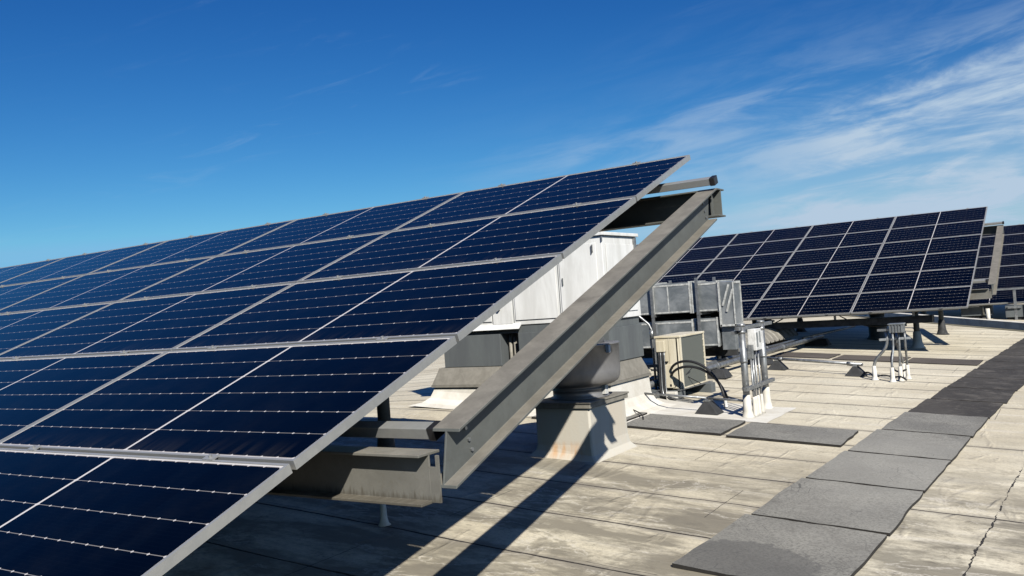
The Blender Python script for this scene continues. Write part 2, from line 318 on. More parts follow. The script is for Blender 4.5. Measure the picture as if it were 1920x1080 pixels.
matgrey = mat_material('grey_walkway_mat', (0.188, 0.183, 0.165), (0.258, 0.25, 0.222), (0.12, 0.113, 0.10))
matwet = mat_material('grey_walkway_mat_wet', (0.188, 0.183, 0.165), (0.258, 0.25, 0.222), (0.12, 0.113, 0.10), 1.0)
matdark = mat_material('dark_walkway_mat', (0.046, 0.042, 0.038), (0.066, 0.060, 0.053), (0.17, 0.155, 0.135))
matbrown = mat_material('brown_walkway_mat', (0.085, 0.072, 0.062), (0.11, 0.095, 0.08), (0.06, 0.05, 0.045))

asphalt = mat('cut_asphalt_edge', (0.018, 0.016, 0.014), 0.9)
# ---------------------------------------------------------------- mesh helpers
class MB:
    def __init__(s): s.bm = bmesh.new()
    def box(s, lo, hi, mtx=None, taper=None):
        x0, y0, z0 = lo; x1, y1, z1 = hi
        vs = [Vector(v) for v in ((x0,y0,z0),(x1,y0,z0),(x1,y1,z0),(x0,y1,z0),(x0,y0,z1),(x1,y0,z1),(x1,y1,z1),(x0,y1,z1))]
        if taper:
            cx, cy = (x0+x1)/2, (y0+y1)/2
            for v in vs[4:]: v.x = cx+(v.x-cx)*taper[0]; v.y = cy+(v.y-cy)*taper[1]
        if mtx: vs = [mtx @ v for v in vs]
        b = [s.bm.verts.new(v) for v in vs]
        for f in ((0,3,2,1),(4,5,6,7),(0,1,5,4),(1,2,6,5),(2,3,7,6),(3,0,4,7)): s.bm.faces.new([b[i] for i in f])
        return s
    def prism(s, pts, a, b):                       # polygon pts swept from frame a to frame b (functions 2D -> Vector)
        va = [s.bm.verts.new(a(p)) for p in pts]; vb = [s.bm.verts.new(b(p)) for p in pts]
        n = len(pts)
        s.bm.faces.new(va[::-1]); s.bm.faces.new(vb)
        for i in range(n): s.bm.faces.new((va[i], va[(i+1)%n], vb[(i+1)%n], vb[i]))
        return s
    def bar(s, p, q, w, h, up=(0,0,1)):            # rectangular bar from p to q
        p, q = Vector(p), Vector(q); d = (q-p).normalized(); sd_ = d.cross(Vector(up)).normalized(); u = sd_.cross(d)
        f = lambda o: (lambda c: o+sd_*c[0]+u*c[1])
        return s.prism([(-w/2,-h/2),(w/2,-h/2),(w/2,h/2),(-w/2,h/2)], f(p), f(q))
    def tube(s, pts, r, n=12, cap=True, smooth=True):
        pts = [Vector(p) for p in pts]; rs = r if isinstance(r, (list, tuple)) else [r]*len(pts)
        rings = []; prev = None
        for i, p in enumerate(pts):
            d = (pts[min(i+1, len(pts)-1)]-pts[max(i-1, 0)]).normalized()
            if prev is None:
                a = d.orthogonal().normalized()
            else: a = (prev-d*prev.dot(d)).normalized()
            prev = a; b = d.cross(a)
            rings.append([s.bm.verts.new(p+(a*math.cos(k*2*math.pi/n)+b*math.sin(k*2*math.pi/n))*rs[i]) for k in range(n)])
        for i in range(len(rings)-1):
            for k in range(n):
                f = s.bm.faces.new((rings[i][k], rings[i][(k+1)%n], rings[i+1][(k+1)%n], rings[i+1][k])); f.smooth = smooth
        if cap:
            s.bm.faces.new(rings[0][::-1]); s.bm.faces.new(rings[-1])
        return s
    def lathe(s, prof, c, n=40):                   # prof: (radius, z) upward
        c = Vector(c); return s.tube([c+Vector((0,0,z)) for r, z in prof], [r for r, z in prof], n)
    def ibeam(s, p, q, w, d, tf, tw, up, cutp=0.0, cutq=0.0):
        # p,q on the top centre line; depth d goes down -up; cut = run along axis per unit of depth
        p, q = Vector(p), Vector(q); a = (q-p).normalized(); up = Vector(up).normalized(); sd_ = a.cross(up).normalized()
        prof = [(-w/2,0),(w/2,0),(w/2,-tf),(tw/2,-tf),(tw/2,-d+tf),(w/2,-d+tf),(w/2,-d),(-w/2,-d),(-w/2,-d+tf),(-tw/2,-d+tf),(-tw/2,-tf),(-w/2,-tf)]
        fp = lambda c: p+sd_*c[0]+up*c[1]+a*(-c[1]*cutp); fq = lambda c: q+sd_*c[0]+up*c[1]+a*(-c[1]*cutq)
        return s.prism(prof, fp, fq)
    def grid(s, nx, ny, fn, smooth=True):
        v = [[s.bm.verts.new(fn(i/nx, j/ny)) for j in range(ny+1)] for i in range(nx+1)]
        for i in range(nx):
            for j in range(ny):
                f = s.bm.faces.new((v[i][j], v[i+1][j], v[i+1][j+1], v[i][j+1])); f.smooth = smooth
        return s
    def build(s, name, m, parent=None, bevel=0.0, autosm=None):
        bmesh.ops.recalc_face_normals(s.bm, faces=s.bm.faces)
        me = bpy.data.meshes.new(name); s.bm.to_mesh(me); s.bm.free()
        ms = m if isinstance(m, (list, tuple)) else [m]
        for k in ms: me.materials.append(k)
        o = bpy.data.objects.new(name, me); C.objects.link(o)
        if parent is not None:
            o.parent = parent
        if bevel:
            b = o.modifiers.new('bevel', 'BEVEL'); b.width = bevel; b.segments = 2; b.limit_method = 'ANGLE'
        return o
def tag(o, label=None, cat=None, group=None, kind=None):
    if label: o['label'] = label
    if cat: o['category'] = cat
    if group: o['group'] = group
    if kind: o['kind'] = kind
    return o
def thing(name, label, cat, loc=(0,0,0), group=None):
    o = bpy.data.objects.new(name, None); C.objects.link(o); o.empty_display_size = 0.1
    o.location = loc; tag(o, label, cat, group); return o
def part(mb, name, m, root, bevel=0.0):
    # geometry is written in world coordinates: bring it into the root's frame
    for v in mb.bm.verts: v.co = v.co-Vector(root.location)
    return mb.build(name, m, root, bevel)
def part2(mb, name, m, par, root, bevel=0.0):
    for v in mb.bm.verts: v.co = v.co-Vector(root.location)
    return mb.build(name, m, par, bevel)

# ---------------------------------------------------------------- roof and ground
def zr(x, y):
    xx = min(x, 3.0); z = -1.777-0.065*max(xx, -7.6)+0.005*y
    if xx < -7.6: z -= 0.05*(-7.6-xx)
    return z
def roof_pt(x, y):
    sx = max(0.0, 1-abs(x+7.6)/1.2)
    return Vector((x, y, zr(x, y)-0.03*sx*sx))
mb = MB()
X0, X1, Y0, Y1 = -45.0, 24.0, -14.0, 75.0
mb.grid(276, 178, lambda u, v: roof_pt(X0+u*(X1-X0), Y0+v*(Y1-Y0)))
tag(mb.build('roof', roofm), 'cream coated flat roof membrane', None, None, 'structure')
g = MB(); g.box((-3000, -3000, -14.4), (3000, 3000, -14.0))
tag(g.build('ground', mat('city_ground', (0.12, 0.12, 0.11), 0.9, 0, 0.4, 0.02)), None, None, None, 'structure')
wb = MB()
for lo, hi in (((X0-.3, Y0-.3, -14), (X1+.3, Y0, -0.9)), ((X0-.3, Y1, -14), (X1+.3, Y1+.3, -1.2)), ((X0-.3, Y0, -14), (X0, Y1, -2.6)), ((X1, Y0, -14), (X1+.3, Y1, -1.2))): wb.box(lo, hi)
tag(wb.build('parapet_wall', flash), 'low parapet wall round the edge of the roof', 'wall')

# ---------------------------------------------------------------- walkway mats
def slab(name, cx, cy, lx, ly, rot, m, label, group, th=0.016, seed=0, par=None):
    # mat lying on the roof: wavy edges, thickness, follows the fall
    base = Vector((cx, cy, zr(cx, cy)))
    o = []
    mb = MB(); nx, ny = 14, 12
    cs, sn = math.cos(rot), math.sin(rot)
    def P(u, v, top):
        jx = 0.016*noise.noise(Vector((u*4, seed*3.1, 1.0)))+0.006*noise.noise(Vector((u*15, seed, 2.0)))
        jy = 0.016*noise.noise(Vector((v*4, seed*5.3, 4.0)))
        x = (u-0.5)*lx+jy; y = (v-0.5)*ly+jx
        wx, wy = x*cs-y*sn, x*sn+y*cs
        z = zr(cx+wx, cy+wy)-base.z+(th+0.006+0.005*noise.noise(Vector((wx*3+seed, wy*3, 0))) if top else 0.002)
        return Vector((wx, wy, z))
    top = [[mb.bm.verts.new(P(i/nx, j/ny, True)) for j in range(ny+1)] for i in range(nx+1)]
    bot = [[mb.bm.verts.new(P(i/nx, j/ny, False)) if i in (0, nx) or j in (0, ny) else None for j in range(ny+1)] for i in range(nx+1)]
    for i in range(nx):
        for j in range(ny): mb.bm.faces.new((top[i][j], top[i+1][j], top[i+1][j+1], top[i][j+1])).smooth = True
    def side(a, b, c, d):
        f = mb.bm.faces.new([mb.bm.verts.new(q_.co) for q_ in (a, b, c, d)]); f.material_index = 1
    for i in range(nx):
        for j in (0, ny): side(top[i][j], bot[i][j], bot[i+1][j], top[i+1][j])
    for j in range(ny):
        for i in (0, nx): side(top[i][j], top[i][j+1], bot[i][j+1], bot[i][j])
    ob = mb.build(name, [m, asphalt]); ob.location = base
    return tag(ob, label, 'mat', group)
ordw = ['first','second','third','fourth','fifth','sixth','seventh','eighth','ninth','tenth','eleventh','twelfth','thirteenth','fourteenth','fifteenth','sixteenth','seventeenth','eighteenth']
ys = [4.74, 5.98, 7.22, 8.44, 9.68, 10.93]
def wl(y): return -2.15+0.052*(y-4.77) if y < 11 else -1.826+0.0565*(y-11)
def wr(y): return -1.20+0.036*(y-5.15) if y < 11 else -0.985+0.058*(y-11)
labs = ['grey walkway mat with a large round damp stain, nearest to the camera',
        'grey walkway mat with hairline cracks, just beyond the damp stained one',
        'grey walkway mat third from the camera, level with the exhaust fan foot',
        'grey walkway mat that meets the row of mats running to the exhaust fan',
        'grey walkway mat touching the dark mats, last of the pale ones']
for i in range(5):
    a, b2 = ys[i], ys[i+1]; cy = (a+b2)/2; l, r = wl(cy), wr(cy)
    slab('walkway_mat', (l+r)/2, cy, r-l, b2-a-0.035, -0.03+0.012*math.sin(i*2.3), matwet if i == 0 else matgrey, labs[i], 'pale grey walkway mats in the long path', seed=i+1, th=0.018)
y = 10.95
for i in range(12):
    cy = y+0.59; l, r = wl(cy), wr(cy)
    slab('walkway_mat', (l+r)/2, cy, r-l, 1.165, -0.045+0.02*math.sin(i*2.1), matdark, 'dark charcoal walkway mat, %s of the dark mats counted from the pale ones' % ordw[i], 'dark walkway mats in the long path', seed=20+i, th=0.010)
    y += 1.215
cross = [(-2.62, 9.08, 1.12, 'grey mat of the cross row, next to the long path'), (-3.83, 9.12, 1.14, 'grey mat in the middle of the cross row, in front of the two post rack'),
         (-5.02, 9.16, 1.10, 'grey mat of the cross row partly hidden behind the exhaust fan curb')]
for i, (cx, cy, lx, lb) in enumerate(cross):
    slab('walkway_mat', cx, cy, lx, 0.84, 0.012, matgrey, lb, 'grey mats in the cross row', seed=40+i, th=0.020)
far = [(-2.13, 16.75, 1.12, 'brown mat of the far cross row, nearest the long path'), (-3.33, 16.85, 1.16, 'brown mat of the far cross row, behind the bent conduits'),
       (-4.55, 17.0, 1.1, 'brown mat of the far cross row, at its left end beside the pipe blocks')]
for i, (cx, cy, lx, lb) in enumerate(far):
    slab('walkway_mat', cx, cy, lx, 0.85, -0.02, matbrown, lb, 'brown mats in the far cross row', seed=60+i, th=0.010)

# ---------------------------------------------------------------- solar panels
def make_panel():
    root = thing('solar_panel', 'x', 'solar panel')
    fl = 0.012; fh = 0.036
    f = MB()
    f.box((-PW, -fl, -fh), (0, 0, 0)); f.box((-PW, -PH, -fh), (0, -PH+fl, 0))
    f.box((-fl, -PH+fl, -fh), (0, -fl, -0.0002)); f.box((-PW, -PH+fl, -fh), (-PW+fl, -fl, -0.0002))
    f.build('frame', alu, root)
    gl = MB(); gl.box((-PW+fl-.001, -PH+fl-.001, -0.008), (-fl+.001, -fl+.001, -0.003)); gl.build('glass', pvm, root)
    bk = MB(); bk.box((-PW+fl, -PH+fl, -0.012), (-fl, -fl, -0.0085))
    bk.box((-PW/2-.05, -0.22, -0.032), (-PW/2+.05, -0.10, -0.0121)); bk.build('backsheet', backs, root)
    return root
proto = make_panel()
used = [False]
def copy_panel():
    if not used[0]: used[0] = True; return proto
    r = proto.copy(); C.objects.link(r)
    for ch in list(proto.children):
        c = ch.copy(); C.objects.link(c); c.parent = r
    return r
def frame_fn(O, t):
    ct, st = math.cos(t), math.sin(t); O = Vector(O)
    return lambda du, v, n=0.0: O+Vector((du, -v*ct-n*st, -v*st+n*ct))
rowA = {5: ['top', 'second', 'third', 'fourth', 'bottom'], 6: ['top', 'second', 'third', 'fourth', 'fifth', 'bottom'], 7: ['top', 'second', 'third', 'fourth', 'fifth', 'sixth', 'bottom']}
colw = ['rightmost', 'second from the right', 'third from the right', 'fourth from the right', 'fifth from the right', 'sixth from the right']
def array(O, t, rows, cols, word, skip=()):
    F = frame_fn(O, t)
    for i in range(rows):
        for j in range(cols):
            if (i, j) in skip: continue
            p = copy_panel(); p.location = F(-CP*j, RP*i+0.01); p.rotation_euler = (t+random.uniform(-.0012, .0012), random.uniform(-.0006, .0006), 0)
            tag(p, 'solar panel in the %s row of the %s, %s' % (rowA[rows][i], word, colw[j]), 'solar panel', 'solar panels of the '+word)
tA, OA = 0.357183, (-2.330567, 6.065902, 0.993859)
tB, OB = 0.346055, (-1.803066, 23.809272, 1.500075)
tC, OC = 0.346055, (0.694, 36.0, 1.500)
array(OA, tA, 5, 6, 'near array')
array(OB, tB, 6, 5, 'middle array')
array(OC, tC, 7, 3, 'farthest array')

CL = {}
def clamps(root, F, rows, cols, t):
    for key, wv_ in (('in', 0.018), ('out', 0.014)):
        if key not in CL:
            m_ = MB(); m_.box((-0.03, -wv_, -0.001), (0.03, wv_, 0.0045)); m_.tube([(0, 0, 0.004), (0, 0, 0.013)], 0.0075, 6, smooth=False)
            o_ = m_.build('clamp', alu); CL[key] = o_.data; bpy.data.objects.remove(o_)
    for i in range(rows+1):
        v = RP*i
        for j in range(cols):
            for a in (0.43, 1.66):
                c = F(-CP*j-a, v, 0.0)
                o_ = bpy.data.objects.new('clamp', CL['in' if 0 < i < rows else 'out']); C.objects.link(o_)
                o_.parent = root; o_.location = c-Vector(root.location); o_.rotation_euler = (t, 0, 0)

def rack(O, t, rows, cols, vr, label, dx_end, cols_at, rafters, name='panel_rack', lowrail=None, detail=True):
    F = frame_fn(O, t); n_up = Vector((0, -math.sin(t), math.cos(t))); ax = Vector((0, -math.cos(t), -math.sin(t)))
    v0, v1 = vr
    Lx = -CP*cols-0.1
    root = thing(name, label, 'rack', (O[0]-3, O[1]-3, zr(O[0]-3, O[1]-3)))
    # rafters down the slope
    for k, du in enumerate(rafters):
        r = MB(); r.ibeam(F(du, v0, -0.16), F(du, v1, -0.16), 0.13, 0.19, 0.011, 0.009, n_up, 0.95 if False else 0.62, 0.62)
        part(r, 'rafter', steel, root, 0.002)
        for (vv, nn_) in ((v1-0.10, -0.215), (v1-0.10, -0.265), (v1-0.10, -0.31), (v0+0.16, -0.215), (v0+0.16, -0.265), (v0+0.16, -0.31)):
            bl = MB(); q0 = F(du+0.0046, vv, nn_); bl.tube([q0, q0+Vector((0.008, 0, 0))], 0.0085, 6, smooth=False); part(bl, 'bolt', galv, root)
        wd = MB(); wd.tube([F(du+0.006, v0+0.2, -0.172), F(du+0.006, v1-0.02, -0.172)], 0.004, 6); part(wd, 'weld_bead', steel, root)
    # long beams along X
    lowY = F(0, v1, -0.16).y-0.045; lowZ = F(0, v1, -0.16).z-0.085
    upY = F(0, v0, -0.16).y+0.11; upZ = F(0, v0, -0.16).z+0.005
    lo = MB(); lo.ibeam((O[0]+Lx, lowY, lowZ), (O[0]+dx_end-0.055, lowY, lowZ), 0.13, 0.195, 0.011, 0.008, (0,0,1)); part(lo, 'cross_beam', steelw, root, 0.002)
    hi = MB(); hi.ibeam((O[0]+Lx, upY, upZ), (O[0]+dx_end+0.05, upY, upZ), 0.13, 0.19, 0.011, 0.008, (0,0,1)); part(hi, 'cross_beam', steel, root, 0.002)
    if detail:
        pl = MB()
        # end plate joining the low beam to the rafter, with its cope hole left open
        x0 = O[0]+dx_end-0.055
        pl.box((x0+0.0005, lowY-0.004, lowZ-0.19), (x0+0.045, lowY+0.004, lowZ-0.055))
        pl.box((x0+0.030, lowY-0.004, lowZ-0.055), (x0+0.045, lowY+0.004, lowZ-0.01))
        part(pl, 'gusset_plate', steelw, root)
        st = MB(); xs = O[0]+dx_end-0.095
        st.box((xs+0.085, upY-0.055, upZ-0.178), (xs+0.094, upY-0.006, upZ-0.012)); st.box((xs+0.085, upY+0.006, upZ-0.178), (xs+0.094, upY+0.055, upZ-0.012))
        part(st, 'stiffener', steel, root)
    # rails that carry the panels
    def rail(p, q, cap=True):
        rl = MB(); rl.bar(p, q, 0.06, 0.048, n_up)
        ro = part(rl, 'rail', alu, root, 0.003)
        c_ = MB(); p, q = Vector(p), Vector(q); d = (q-p).normalized()
        c_.bar(q, q+d*0.035, 0.068, 0.056, n_up); part2(c_, 'end_cap', blackp, ro, root, 0.004)
    rail(F(Lx, v0+0.03, -0.10), F(dx_end+0.045, v0+0.03, -0.10))
    if lowrail: rail((O[0]+Lx, lowrail[0], lowrail[1]), (O[0]+dx_end-0.115, lowrail[0], lowrail[1]))
    else: rail(F(Lx, v1-0.03, -0.10), F(dx_end-0.10, v1-0.03, -0.10))
    for i in range(rows+1):
        v = RP*i
        if i == 0: v += 0.10
        if i == rows: v -= 0.10
        b_ = MB(); b_.bar(F(Lx, v, -0.060), F(-0.16, v, -0.060), 0.04, 0.045, n_up); part(b_, 'rail', alu, root)
    clamps(root, F, rows, cols, t)
    # gap strips between panel columns and rows (dark joint filler)
    # posts
    for (cx, cy, which) in cols_at:
        zt = (lowZ if which == 'lo' else upZ)-0.195; yb = lowY if which == 'lo' else upY
        zb = zr(cx, yb)
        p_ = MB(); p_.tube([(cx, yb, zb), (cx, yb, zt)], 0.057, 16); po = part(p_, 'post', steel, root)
        b_ = MB(); b_.lathe([(0.16, 0.0), (0.12, 0.03), (0.09, 0.12), (0.075, 0.30), (0.068, 0.34)], (cx, yb, zb), 20); part2(b_, 'boot', rubber if which == 'hi' and name == 'panel_rack' and detail else whiteb, po, root)
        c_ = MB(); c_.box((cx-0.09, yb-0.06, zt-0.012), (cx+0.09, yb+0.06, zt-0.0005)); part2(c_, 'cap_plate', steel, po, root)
    return root
rack(OA, tA, 5, 6, (0.48, 3.715), 'steel rack of I-beams under the near array, its sloping beam jutting out at the right', 0.256,
     [(-5.22, 0, 'hi'), (-8.6, 0, 'hi'), (-12.0, 0, 'hi'), (-5.9, 0, 'lo'), (-9.4, 0, 'lo'), (-12.8, 0, 'lo')], [0.256, -4.2, -8.4], lowrail=(2.70, -0.475))
rack(OB, tB, 6, 5, (1.10, 4.85), 'steel rack of I-beams under the middle array, its beam ends showing at the right', 0.30,
     [(-2.9, 0, 'lo'), (-6.2, 0, 'lo'), (-9.4, 0, 'lo'), (-2.9, 0, 'hi'), (-6.2, 0, 'hi'), (-9.4, 0, 'hi')], [0.30, -4.2, -8.4])
bf = thing('guard_bar', 'grey bar on thin uprights below the front edge of the farthest array', 'bar', (-1, 28.9, zr(-1, 28.9)))
a = MB(); a.bar((-6.0, 28.9, -0.62), (1.2, 28.9, -0.62), 0.05, 0.06); part(a, 'bar', galv, bf)
for xx_ in (-5.6, -3.65, -1.70, 0.3):
    a = MB(); a.bar((xx_, 28.93, zr(xx_, 28.9)), (xx_, 28.93, -0.655), 0.07, 0.07, (0,1,0)); part(a, 'upright', galv, bf)
tr = thing('cable_tray', 'black cable tray hanging below the front edge of the middle array', 'cable tray', (-5, 18.3, -0.8))
a = MB(); a.box((-12.2, 18.15, -0.93), (-2.45, 18.45, -0.80)); part(a, 'tray', rubber, tr, 0.004)
for k in range(7):
    a = MB(); xx_ = -11.5+k*1.45; a.box((xx_, 18.2, -0.7995), (xx_+0.04, 18.24, -0.62)); part(a, 'hanger', galv, tr)
rack(OC, tC, 7, 3, (1.40, 5.6), 'steel rack under the farthest array at the right edge', 0.28,
     [(-1.0, 0, 'lo'), (-4.4, 0, 'lo'), (-1.0, 0, 'hi'), (-4.4, 0, 'hi')], [0.28, -3.4])

# small vent pipe standing in the shade in front of the near rack
def boot_pipe(x, y, h, r, label, m=whiteb, cap=False):
    z = zr(x, y); t_ = thing('vent_pipe', label, 'pipe', (x, y, z))
    a = MB(); a.tube([(x, y, z), (x, y, z+h)], r, 16); part(a, 'pipe', m, t_)
    b = MB(); b.lathe([(r*2.6, 0.0), (r*1.9, 0.012), (r*1.35, 0.05), (r*1.15, 0.14), (r*1.05, 0.15)], (x, y, z), 18); part(b, 'boot', whiteb, t_)
    return t_
boot_pipe(-4.22, 4.60, 0.36, 0.018, 'thin white vent pipe in the shade below the low steel beam')
boot_pipe(-2.20, 26.4, 0.45, 0.05, 'short white vent pipe standing alone beyond the raised roof joint')

# ---------------------------------------------------------------- exhaust fan
x, y = -4.165, 7.44; zb = zr(x, y)
fan = thing('exhaust_fan', 'grey bowl shaped exhaust fan on a white stained square curb', 'exhaust fan', (x, y, zb))
cb = MB()
prof = [(0.43, 0.50, -0.035), (0.355, 0.435, 0.008), (0.315, 0.40, 0.05), (0.30, 0.385, 0.12), (0.295, 0.38, 0.47)]
rings = []
for (hx_, hy_, z_) in prof:
    rr = []
    for k in range(4):
        sx_, sy_ = ((-1,-1),(1,-1),(1,1),(-1,1))[k]
        for m_ in range(4):                       # small rounded corners
            an = math.atan2(sy_, sx_)+(m_-1.5)*0.30
            rr.append((x+sx_*(hx_-0.03)+0.03*math.cos(an), y+sy_*(hy_-0.03)+0.03*math.sin(an), zr(x+sx_*hx_, y+sy_*hy_)*(1 if z_ < 0.06 else 0)+(zb if z_ >= 0.06 else 0)+z_))
    rings.append([cb.bm.verts.new(q_) for q_ in rr])
for a_, b_ in zip(rings, rings[1:]):
    n_ = len(a_)
    for k in range(n_): cb.bm.faces.new((a_[k], a_[(k+1)%n_], b_[(k+1)%n_], b_[k]))
cb.bm.faces.new(rings[-1])
part(cb, 'curb', curbm, fan, 0.004)
fl_ = MB(); fl_.box((x-0.315, y-0.40, zb+0.462), (x+0.315, y+0.40, zb+0.505)); fl_.box((x-0.325, y-0.41, zb+0.506), (x+0.325, y+0.41, zb+0.522)); part(fl_, 'flashing', flash, fan, 0.004)
nk = MB(); nk.lathe([(0.285, 0.523), (0.285, 0.535), (0.262, 0.54), (0.262, 0.60), (0.272, 0.603), (0.272, 0.615), (0.262, 0.618), (0.262, 0.64), (0.29, 0.648)], (x, y, zb), 48); part(nk, 'neck', fanm, fan)
bw = MB(); bw.lathe([(0.27, 0.640), (0.335, 0.648), (0.378, 0.672), (0.400, 0.715), (0.407, 0.78), (0.408, 1.02), (0.414, 1.022), (0.414, 1.036), (0.395, 1.036)], (x, y, zb), 64); part(bw, 'bowl', fanm, fan)
dm = MB(); dm.lathe([(0.27, 1.0), (0.27, 1.12), (0.24, 1.16), (0.10, 1.19), (0.02, 1.195)], (x, y, zb), 40); part(dm, 'motor_dome', fanm, fan)
lt = MB(); lt.box((x+0.385, y-0.14, zb+0.95), (x+0.418, y-0.10, zb+1.02)); part(lt, 'latch', boxw, fan, 0.003); lt = MB(); lt.box((x+0.255, y-0.03, zb+0.55), (x+0.295, y+0.03, zb+0.635)); part(lt, 'latch', boxw, fan, 0.003)

# ---------------------------------------------------------------- large rooftop unit
rx0, rx1, ry0, ry1 = -7.45, -4.76, 9.3, 10.25; z0, z1 = -0.27, 0.76
rtu = thing('rooftop_unit', 'big white air handling unit with access doors behind the near array', 'air handler', (-6.1, 9.75, zr(-6.1, 9.75)))
hs_ = MB(); hs_.box((rx0, ry0, z0), (rx1, ry1, z1-0.02)); part(hs_, 'housing', whitep, rtu, 0.006)
rf = MB()
va = lambda y_: (lambda p_: Vector((p_[0], y_, p_[1])))
rf.prism([(rx0-.03, z1-0.0195), (rx1+.03, z1-0.0195), (rx1+.03, z1+0.022), (rx0-.03, z1+0.022)], lambda p_: Vector((p_[0], ry0-0.03, p_[1])), lambda p_: Vector((p_[0], ry1+0.03, p_[1]-0.0)))
part(rf, 'lid', whitep, rtu, 0.006)
for (a_, b_, c_, d_) in ((-6.05, -5.42, z0+0.06, z1-0.10), (-5.36, -4.84, z0+0.06, z1-0.10), (-7.35, -6.42, z0+0.06, z1-0.10)):
    dr = MB(); dr.box((a_, ry0-0.014, c_), (b_, ry0-0.001, d_)); do = part(dr, 'door', whitep, rtu, 0.004)
    hd = MB(); hd.box((a_+0.034, ry0-0.030, (c_+d_)/2-0.045), (a_+0.043, ry0-0.0145, (c_+d_)/2+0.045)); part2(hd, 'handle', plen, do, rtu); hd = MB(); hd.box((b_-0.060, ry0-0.03, d_-0.13), (b_-0.052, ry0-0.0145, d_-0.03)); hd.box((b_-0.045, ry0-0.03, d_-0.11), (b_-0.038, ry0-0.0145, d_-0.02)); part2(hd, 'latch', galv, do, rtu)
for xs_ in (-5.39, -6.08, -6.41):
    sm_ = MB(); sm_.box((xs_-0.004, ry0-0.003, z0+0.01), (xs_+0.004, ry0-0.0005, z1-0.025)); part(sm_, 'seam', plen, rtu)
sp_ = MB(); sp_.box((-6.40, ry0-0.012, z0+0.02), (-6.10, ry0-0.001, z0+0.30)); so_ = part(sp_, 'side_panel', whitep, rtu, 0.003)
kn = MB(); kn.box((-6.31, ry0-0.05, z0+0.20), (-6.28, ry0-0.0125, z0+0.23)); part2(kn, 'handle', blackp, so_, rtu)
er = MB(); er.box((rx1+0.001, ry0+0.08, z0+0.08), (rx1+0.012, ry1-0.10, z1-0.12)); part(er, 'end_panel', whitep, rtu, 0.003)
pk = MB(); pk.box((rx1+0.001, ry1-0.10, z1-0.16), (rx1+0.03, ry1-0.05, z1-0.03)); pk.box((rx1+0.0, ry0-0.02, z1-0.09), (rx1+0.012, ry0-0.002, z1-0.03)); part(pk, 'bracket', galv, rtu)
dk = MB(); dk.box((rx0+0.05, ry0+0.015, z0-0.10), (rx1-0.03, ry1-0.02, z0-0.0005)); part(dk, 'base_rail', plen, rtu)
dr_ = MB(); dr_.prism([(ry0-0.06, z0-0.045), (ry0-0.001, z0-0.0), (ry0-0.001, z0+0.03)], lambda p_: Vector((rx0, p_[0], p_[1])), lambda p_: Vector((-5.98, p_[0], p_[1]))); part(dr_, 'drip_edge', whitep, rtu)
for (a_, b_) in ((-7.22, -6.30), (-6.02, rx1+0.02)):
    bx = MB(); bx.box((a_, ry0-0.03, -0.78), (b_, ry1-0.05, z0-0.101)); part(bx, 'plenum', plen, rtu, 0.004)
    sk = MB(); sk.box((a_-0.12, ry0-0.19, -1.00), (b_+0.06, ry1-0.02, -0.785), None, ((b_-a_+0.03)/(b_-a_+0.18), 0.84)); part(sk, 'flashing', flash, rtu, 0.003)
    hm = MB(); hm.box((a_-0.125, ry0-0.195, -1.03), (b_+0.065, ry1-0.015, -1.0005)); part(hm, 'hem', flash, rtu)
    cv = MB()
    cx_, cy_, hx_, hy_ = (a_+b_)/2-0.03, (ry0+ry1)/2-0.10, (b_-a_)/2+0.07, (ry1-ry0)/2+0.06
    rg = []
    for (e_, zz) in ((0.26, 0.002), (0.13, 0.03), (0.05, 0.09), (0.012, 0.18), (0.0, None)):
        rg.append([cv.bm.verts.new((cx_+sx_*(hx_+e_), cy_+sy_*(hy_+e_), -1.031 if zz is None else zr(cx_+sx_*(hx_+e_), cy_+sy_*(hy_+e_))+zz)) for sx_, sy_ in ((-1,-1),(1,-1),(1,1),(-1,1))])
    for q0, q1 in zip(rg, rg[1:]):
        for k in range(4): cv.bm.faces.new((q0[k], q0[(k+1)%4], q1[(k+1)%4], q1[k]))
    cv.bm.faces.new(rg[-1])
    part(cv, 'curb', whiteb, rtu)
pp = MB()
for dx_ in (-6.24, -6.17, -6.10): pp.tube([(dx_, ry0+0.12, zr(dx_, ry0)), (dx_, ry0+0.12, z0-0.09)], 0.022, 10)
part(pp, 'conduit', flash, rtu)

# ---------------------------------------------------------------- sheet metal ducts
du = thing('air_duct', 'run of two stacked galvanized air ducts with an elbow, held by thin posts', 'duct', (-5.6, 14.0, zr(-5.6, 14.0)))
def duct_seg(lo, hi, name='duct_section', rib=True):
    a = MB(); a.box(lo, hi); o = part(a, name, ductm, du, 0.004)
    s_ = MB(); w = 0.035; e = 0.011
    for X_ in (lo[0], hi[0]-w):
        s_.box((X_, lo[1]-e, lo[2]-e), (X_+w, lo[1]-0.0005, hi[2]+e)); s_.box((X_, lo[1]-0.0004, hi[2]+0.0005), (X_+w, hi[1]+e, hi[2]+e))
    s_.box((lo[0]+w+.001, lo[1]-0.006, hi[2]-0.05), (hi[0]-w-.001, lo[1]-0.0005, hi[2]-0.02)); s_.box((lo[0]+w+.001, lo[1]-0.006, lo[2]+0.01), (hi[0]-w-.001, lo[1]-0.0005, lo[2]+0.035))
    if rib: s_.box((lo[0]+0.28, lo[1]-0.005, lo[2]+0.04), (lo[0]+0.30, lo[1]-0.0005, hi[2]-0.055))
    part2(s_, 'seam_flange', seal, o, du)
Y_ = 13.75
duct_seg((-6.95, Y_, -0.36), (-6.17, Y_+0.7, 0.17))
duct_seg((-6.16, Y_, -0.36), (-5.46, Y_+0.7, 0.15))
duct_seg((-5.45, Y_, -0.36), (-4.98, Y_+0.7, 0.13), rib=False)
duct_seg((-6.95, Y_+0.02, -0.93), (-5.46, Y_+0.7, -0.48))
